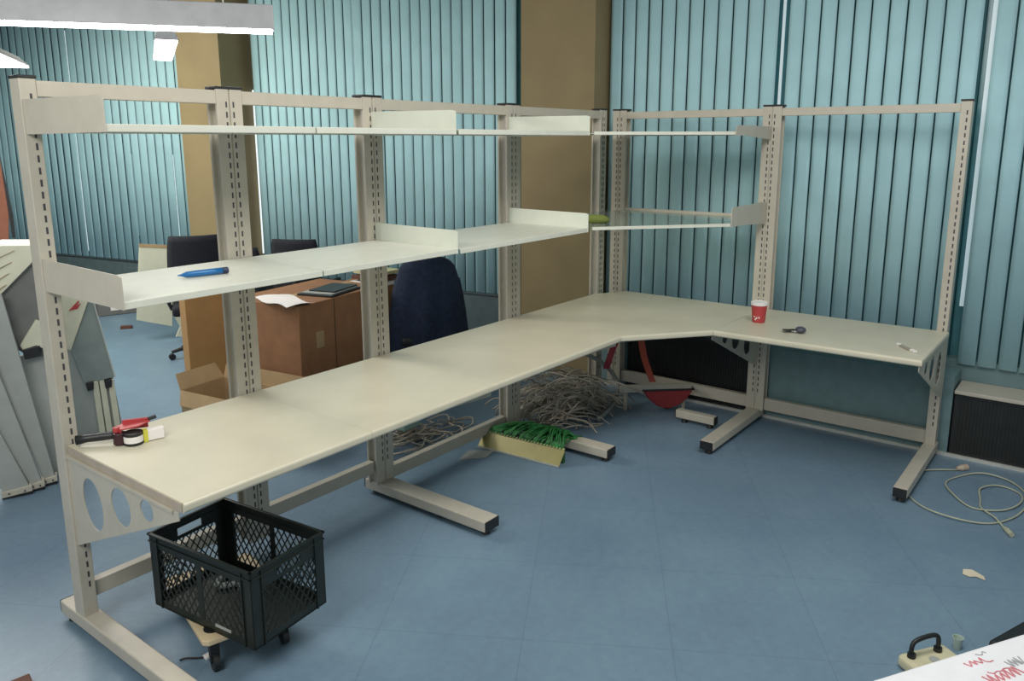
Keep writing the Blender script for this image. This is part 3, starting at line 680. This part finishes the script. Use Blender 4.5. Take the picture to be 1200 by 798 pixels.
def office_chair(loc, rz, label, draped=False, hb=.55, seat_h=.48, w=.46):
    t = thing('office_chair', label, 'chair', 'office chairs behind the bench', loc, rz)
    MB().tube(spline([(0, .24, seat_h+.02), (0, .30, seat_h+.10), (0, .28, seat_h+.35)]), .022, 8).build('back_support', BLACK, t)
    mb = MB(); mb.grid(lambda u, v: ((u-.5)*w*(1-.14*(v**4)), .22-.05*((2*u-1)**2)+.04*v, seat_h+.16+v*hb), 10, 10)
    o = mb.build('backrest', BLKF, t, smooth=True); sd = o.modifiers.new('s', 'SOLIDIFY'); sd.thickness = .05; sd.offset = 1
    MB().box(-.24, .24, -.24, .24, seat_h-.04, seat_h+.05).build('seat', BLKF, t, .03, seg=3)
    MB().cyl((0, 0, .10), (0, 0, seat_h-.04), .028, n=14).build('gas_column', BLACK, t)
    for k in range(5):
        a = k*2*PI/5+.3; ex, ey = .29*math.cos(a), .29*math.sin(a)
        b = MB().tube([(0, 0, .12), (ex*.5, ey*.5, .105), (ex, ey, .075)], [.028, .022, .016], 8).build('base_leg', BLACK, t)
        MB().cyl((ex-.018*math.sin(a), ey+.018*math.cos(a), .030), (ex+.018*math.sin(a), ey-.018*math.cos(a), .030), .030, n=16).build('castor', BLACK, b)
    for s in (-1, 1):
        MB().tube(spline([(s*.24, .05, seat_h), (s*.28, .05, seat_h+.12), (s*.28, -.02, seat_h+.22), (s*.28, -.16, seat_h+.22)]), .018, 8).build('armrest', BLACK, t)
    return t
office_chair((-1.32, 3.72, 0), math.radians(150), 'dark office chair standing before the cream boards', hb=.56)
office_chair((-.55, 3.05, 0), math.radians(120), 'dark office chair showing its backrest above the middle shelf', hb=.50)
office_chair((-.48, 3.92, 0), math.radians(100), 'dark office chair half hidden behind the second post', hb=.35)
# chair with jacket
t = thing('draped_chair', 'high chair with dark navy jacket hung over its back behind the third bay', 'chair', None, (-.86, 1.12, 0), math.radians(-40+180))
def coat(u, v):
    ang = (u-.5)*2; wv = .335-.125*v*v+(.0 if v < .96 else -.6*(v-.96)); sh = 1-.06*abs(ang)**3*(1 if v > .8 else 0)
    return (ang*wv, .16-.10*ang*ang+.018*math.sin(ang*9+v*2)*(1-v)+.03*v, .30+v*.87*sh)
o = MB().grid(coat, 24, 18).build('jacket', NAVY, t, smooth=True); sd = o.modifiers.new('s', 'SOLIDIFY'); sd.thickness = .05
MB().box(-.23, .23, -.30, .14, .44, .52).build('seat', BLACK, t, .03)
MB().cyl((0, -.05, .10), (0, -.05, .44), .028, n=14).build('gas_column', BLACK, t)
for k in range(5):
    a = k*2*PI/5; ex, ey = .22*math.cos(a), -.05+.22*math.sin(a)
    b = MB().tube([(0, -.05, .12), (ex*.5, (ey-.05)/2, .105), (ex, ey, .075)], [.028, .022, .016], 8).build('base_leg', BLACK, t)
    MB().cyl((ex-.018, ey, .030), (ex+.018, ey, .030), .030, n=16).build('castor', BLACK, b)

# leaning cream boards in the back
def slab(name, P0, ang, polys, th, label, cat, group=None, mats=None, tilt=0):
    """outlines (s along the facing direction, z) of given thickness, standing at P0"""
    t = thing(name, label, cat, group, (P0[0], P0[1], 0), math.radians(ang))
    for nm, pts, y0, y1, m_ in polys:
        MB().prism([(a_, y0, b_) for a_, b_ in pts], (0, y1-y0, 0)).build(nm, m_, t, .003)
    return t
slab('leaning_board', (-1.2, 4.6), -25, [('board', [(-.181, 1.022), (.135, .986), (.06, .13), (-.275, .235)], 0, .03, CREAM), ('edge_band', [(-.183, 1.026), (.137, .990), (.135, .955), (-.185, .990)], -.004, 0, CARDL)], 0, 'cream board leaning upright behind the dark office chair', 'board', 'cream boards at the back')
slab('leaning_board', (-1.15, 4.35), -25, [('board', [(-.10, .34), (.33, .31), (.33, .03), (-.08, .06), (-.03, .16)], 0, .025, CREAM)], 0, 'low cream board standing on the floor beside the brown carton', 'board', 'cream boards at the back')
o = MB().box(-.06, .06, -.03, .03, 0, .03, Matrix.Translation((-1.22, 5.42, 0)) @ Matrix.Rotation(-.6, 4, 'Z')).build('wood_block', BROWN, None, .003); tag(o, 'little brown block lying alone on the far floor', 'block')
t = thing('floor_box', 'low grey box on the floor below the far left blinds', 'box', None, (-.85, 6.3, 0), -.3)
MB().box(-.25, .25, -.12, .12, 0, .16).build('box_body', GREYD, t, .01); MB().box(-.12, .02, -.125, -.12, .06, .13).build('label', PAPER, t)
# long ducts etc. below the far blinds
# left: panels of dismantled benches leaning
P1 = (-3.68, 1.75)
cols = ['bench_panel']
t = thing('dismantled_cabinet', 'tilted cream cabinet carcass with grey inside left of the first post', 'cabinet', None, (*P1, 0), math.radians(-21))
MB().prism([(a_, .10, b_) for a_, b_ in [(-.30, 1.30), (.026, 1.467), (.215, 1.455), (.215, 1.40), (.003, 1.19), (-.30, .93)]], (0, .34, 0)).build('top_stack', CREAM, t, .004)
mb = MB()
for k in range(4): mb.prism([(a_, .092, b_) for a_, b_ in [(-.30, .99+.085*k), (.02+.02*k, 1.235+.065*k), (.03+.02*k, 1.238+.065*k), (-.30, 1.0+.085*k)]], (0, .008, 0))
mb.build('board_edge', CARDL, t)
MB().prism([(a_, .14, b_) for a_, b_ in [(-.08, 1.19), (.003, 1.20), (.20, 1.40), (.20, .78), (.10, .78), (.02, .862)]], (0, .02, 0)).build('inner_panel', GREYD, t)
MB().prism([(a_, .10, b_) for a_, b_ in [(.057, .868), (.15, 1.01), (.22, .98), (.22, .80), (.14, .858), (.068, .842)]], (0, .34, 0)).build('lower_board', CREAM, t, .003)
MB().prism([(a_, .09, b_) for a_, b_ in [(.065, .844), (.156, .857), (.150, .793), (.072, .782)]], (0, .05, 0)).build('rubber_foot', BLACK, t, .003)
MB().prism([(a_, .16, b_) for a_, b_ in [(.02, .79), (.22, .80), (.30, .0), (.10, .0)]], (0, .03, 0)).build('side_panel', GREYP, t, .003)
# leaning beams with bolt plates at the foot
def beam(s0b, s1b, s0t, s1t, zt, y0, label):
    t = thing('leaning_beam', label, 'steel beam', 'dismantled grey beams leaning at left', (*P1, 0), math.radians(-21))
    MB().prism([(s0b, y0, .045), (s1b, y0, .045), (s1t, y0, zt), (s0t, y0, zt)], (0, .06, 0)).build('beam', GREYP, t, .004)
    MB().prism([(s0b-.012, y0-.012, .012), (s1b+.012, y0-.012, .024), (s1b+.012, y0-.012, .060), (s0b-.012, y0-.012, .048)], (0, .07, 0)).build('foot_plate', FRAME, t, .003)
    MB().box(s0b-.01, s1b+.01, y0+.0, y0+.05, 0, .02).build('rubber_strip', BLACK, t)
    for q in (.2, .8): MB().cyl((s0b+(s1b-s0b)*q, y0-.013, .035), (s0b+(s1b-s0b)*q, y0-.018, .035), .005, n=8).build('bolt', SLOT, t)
beam(.085, .150, -.16, .003, 1.19, .02, 'grey steel beam leaning nearest to the first post')
beam(.020, .082, -.36, -.150, 1.19, -.03, 'grey steel beam leaning second from the first post')
beam(-.115, .018, -.62, -.33, 1.19, -.065, 'grey steel beam leaning at the left picture edge')
P2 = (-2.796, 2.284)
ZK = lambda b: max(0, 2.052-(2.052-b)*.93)
t = thing('dismantled_cabinet', 'tilted cream and grey cabinet seen between first post and tape gun', 'cabinet', None, (*P2, 0), math.radians(-21))
MB().prism([(a_*.93, .0, ZK(b_)) for a_, b_ in [(-.44, .96), (-.36, 1.0), (-.165, .915), (-.326, .528), (-.44, .60)]], (0, .03, 0)).build('front_panel', CREAM, t, .003)
MB().prism([(a_*.93, .03, ZK(b_)) for a_, b_ in [(-.172, .935), (-.148, .915), (-.052, .273), (-.258, .246), (-.326, .528)]], (0, .25, 0)).build('side_panel', mat('teal_grey_panel', (.22, .27, .26), .6), t, .004)
MB().prism([(a_*.93, .02, ZK(b_)) for a_, b_ in [(-.150, .915), (-.142, .915), (-.046, .275), (-.056, .270)]], (0, .01, 0)).build('edge_band', ALU, t)
mb = MB(); mb.prism([(a_*.93, -.006, ZK(b_)) for a_, b_ in [(-.31, .83), (-.24, .90), (-.235, .89), (-.26, .86), (-.225, .88), (-.25, .84)]], (0, .005, 0)); mb.build('rust_stain', RED, t)
for a_ in (-.235, -.12): MB().prism([(a_, .0, .385), (a_+.05, .0, .392), (a_+.045, .0, .335), (a_+.005, .0, .328)], (0, .06, 0)).build('rubber_foot', BLACK, t, .003)
MB().prism([(-.36, .05, .66), (-.29, .05, .63), (-.225, .05, .40), (-.06, .05, .40), (-.03, .05, 0), (-.42, .05, 0)], (0, .04, 0)).build('lower_panel', GREYP, t, .003)
for a_ in (-.195, -.15, -.095): MB().prism([(a_, .02, .385), (a_+.038, .02, .385), (a_+.050, .02, 0), (a_+.012, .02, 0)], (0, .05, 0)).build('leg', CREAM, t, .003)
# brown board at the left edge
t = thing('leaning_board', 'dark reddish brown board leaning at the left picture edge', 'board', None, (-2.3, 4.6, 0), math.radians(-21))
MB().prism([(-.62, 0, 0), (-.40, 0, 0), (-.235, 0, 1.42), (-.255, 0, 2.0), (-.62, 0, 2.0)], (0, .03, 0)).build('board', mat('reddish_brown_board', (.22, .08, .045), .7), t, .003)
MB().prism([(-.235, -.005, 1.2), (-.21, -.005, 1.2), (-.205, -.005, 1.40), (-.250, -.005, 1.98)], (0, .04, 0)).build('edge_strip', BLACK, t)
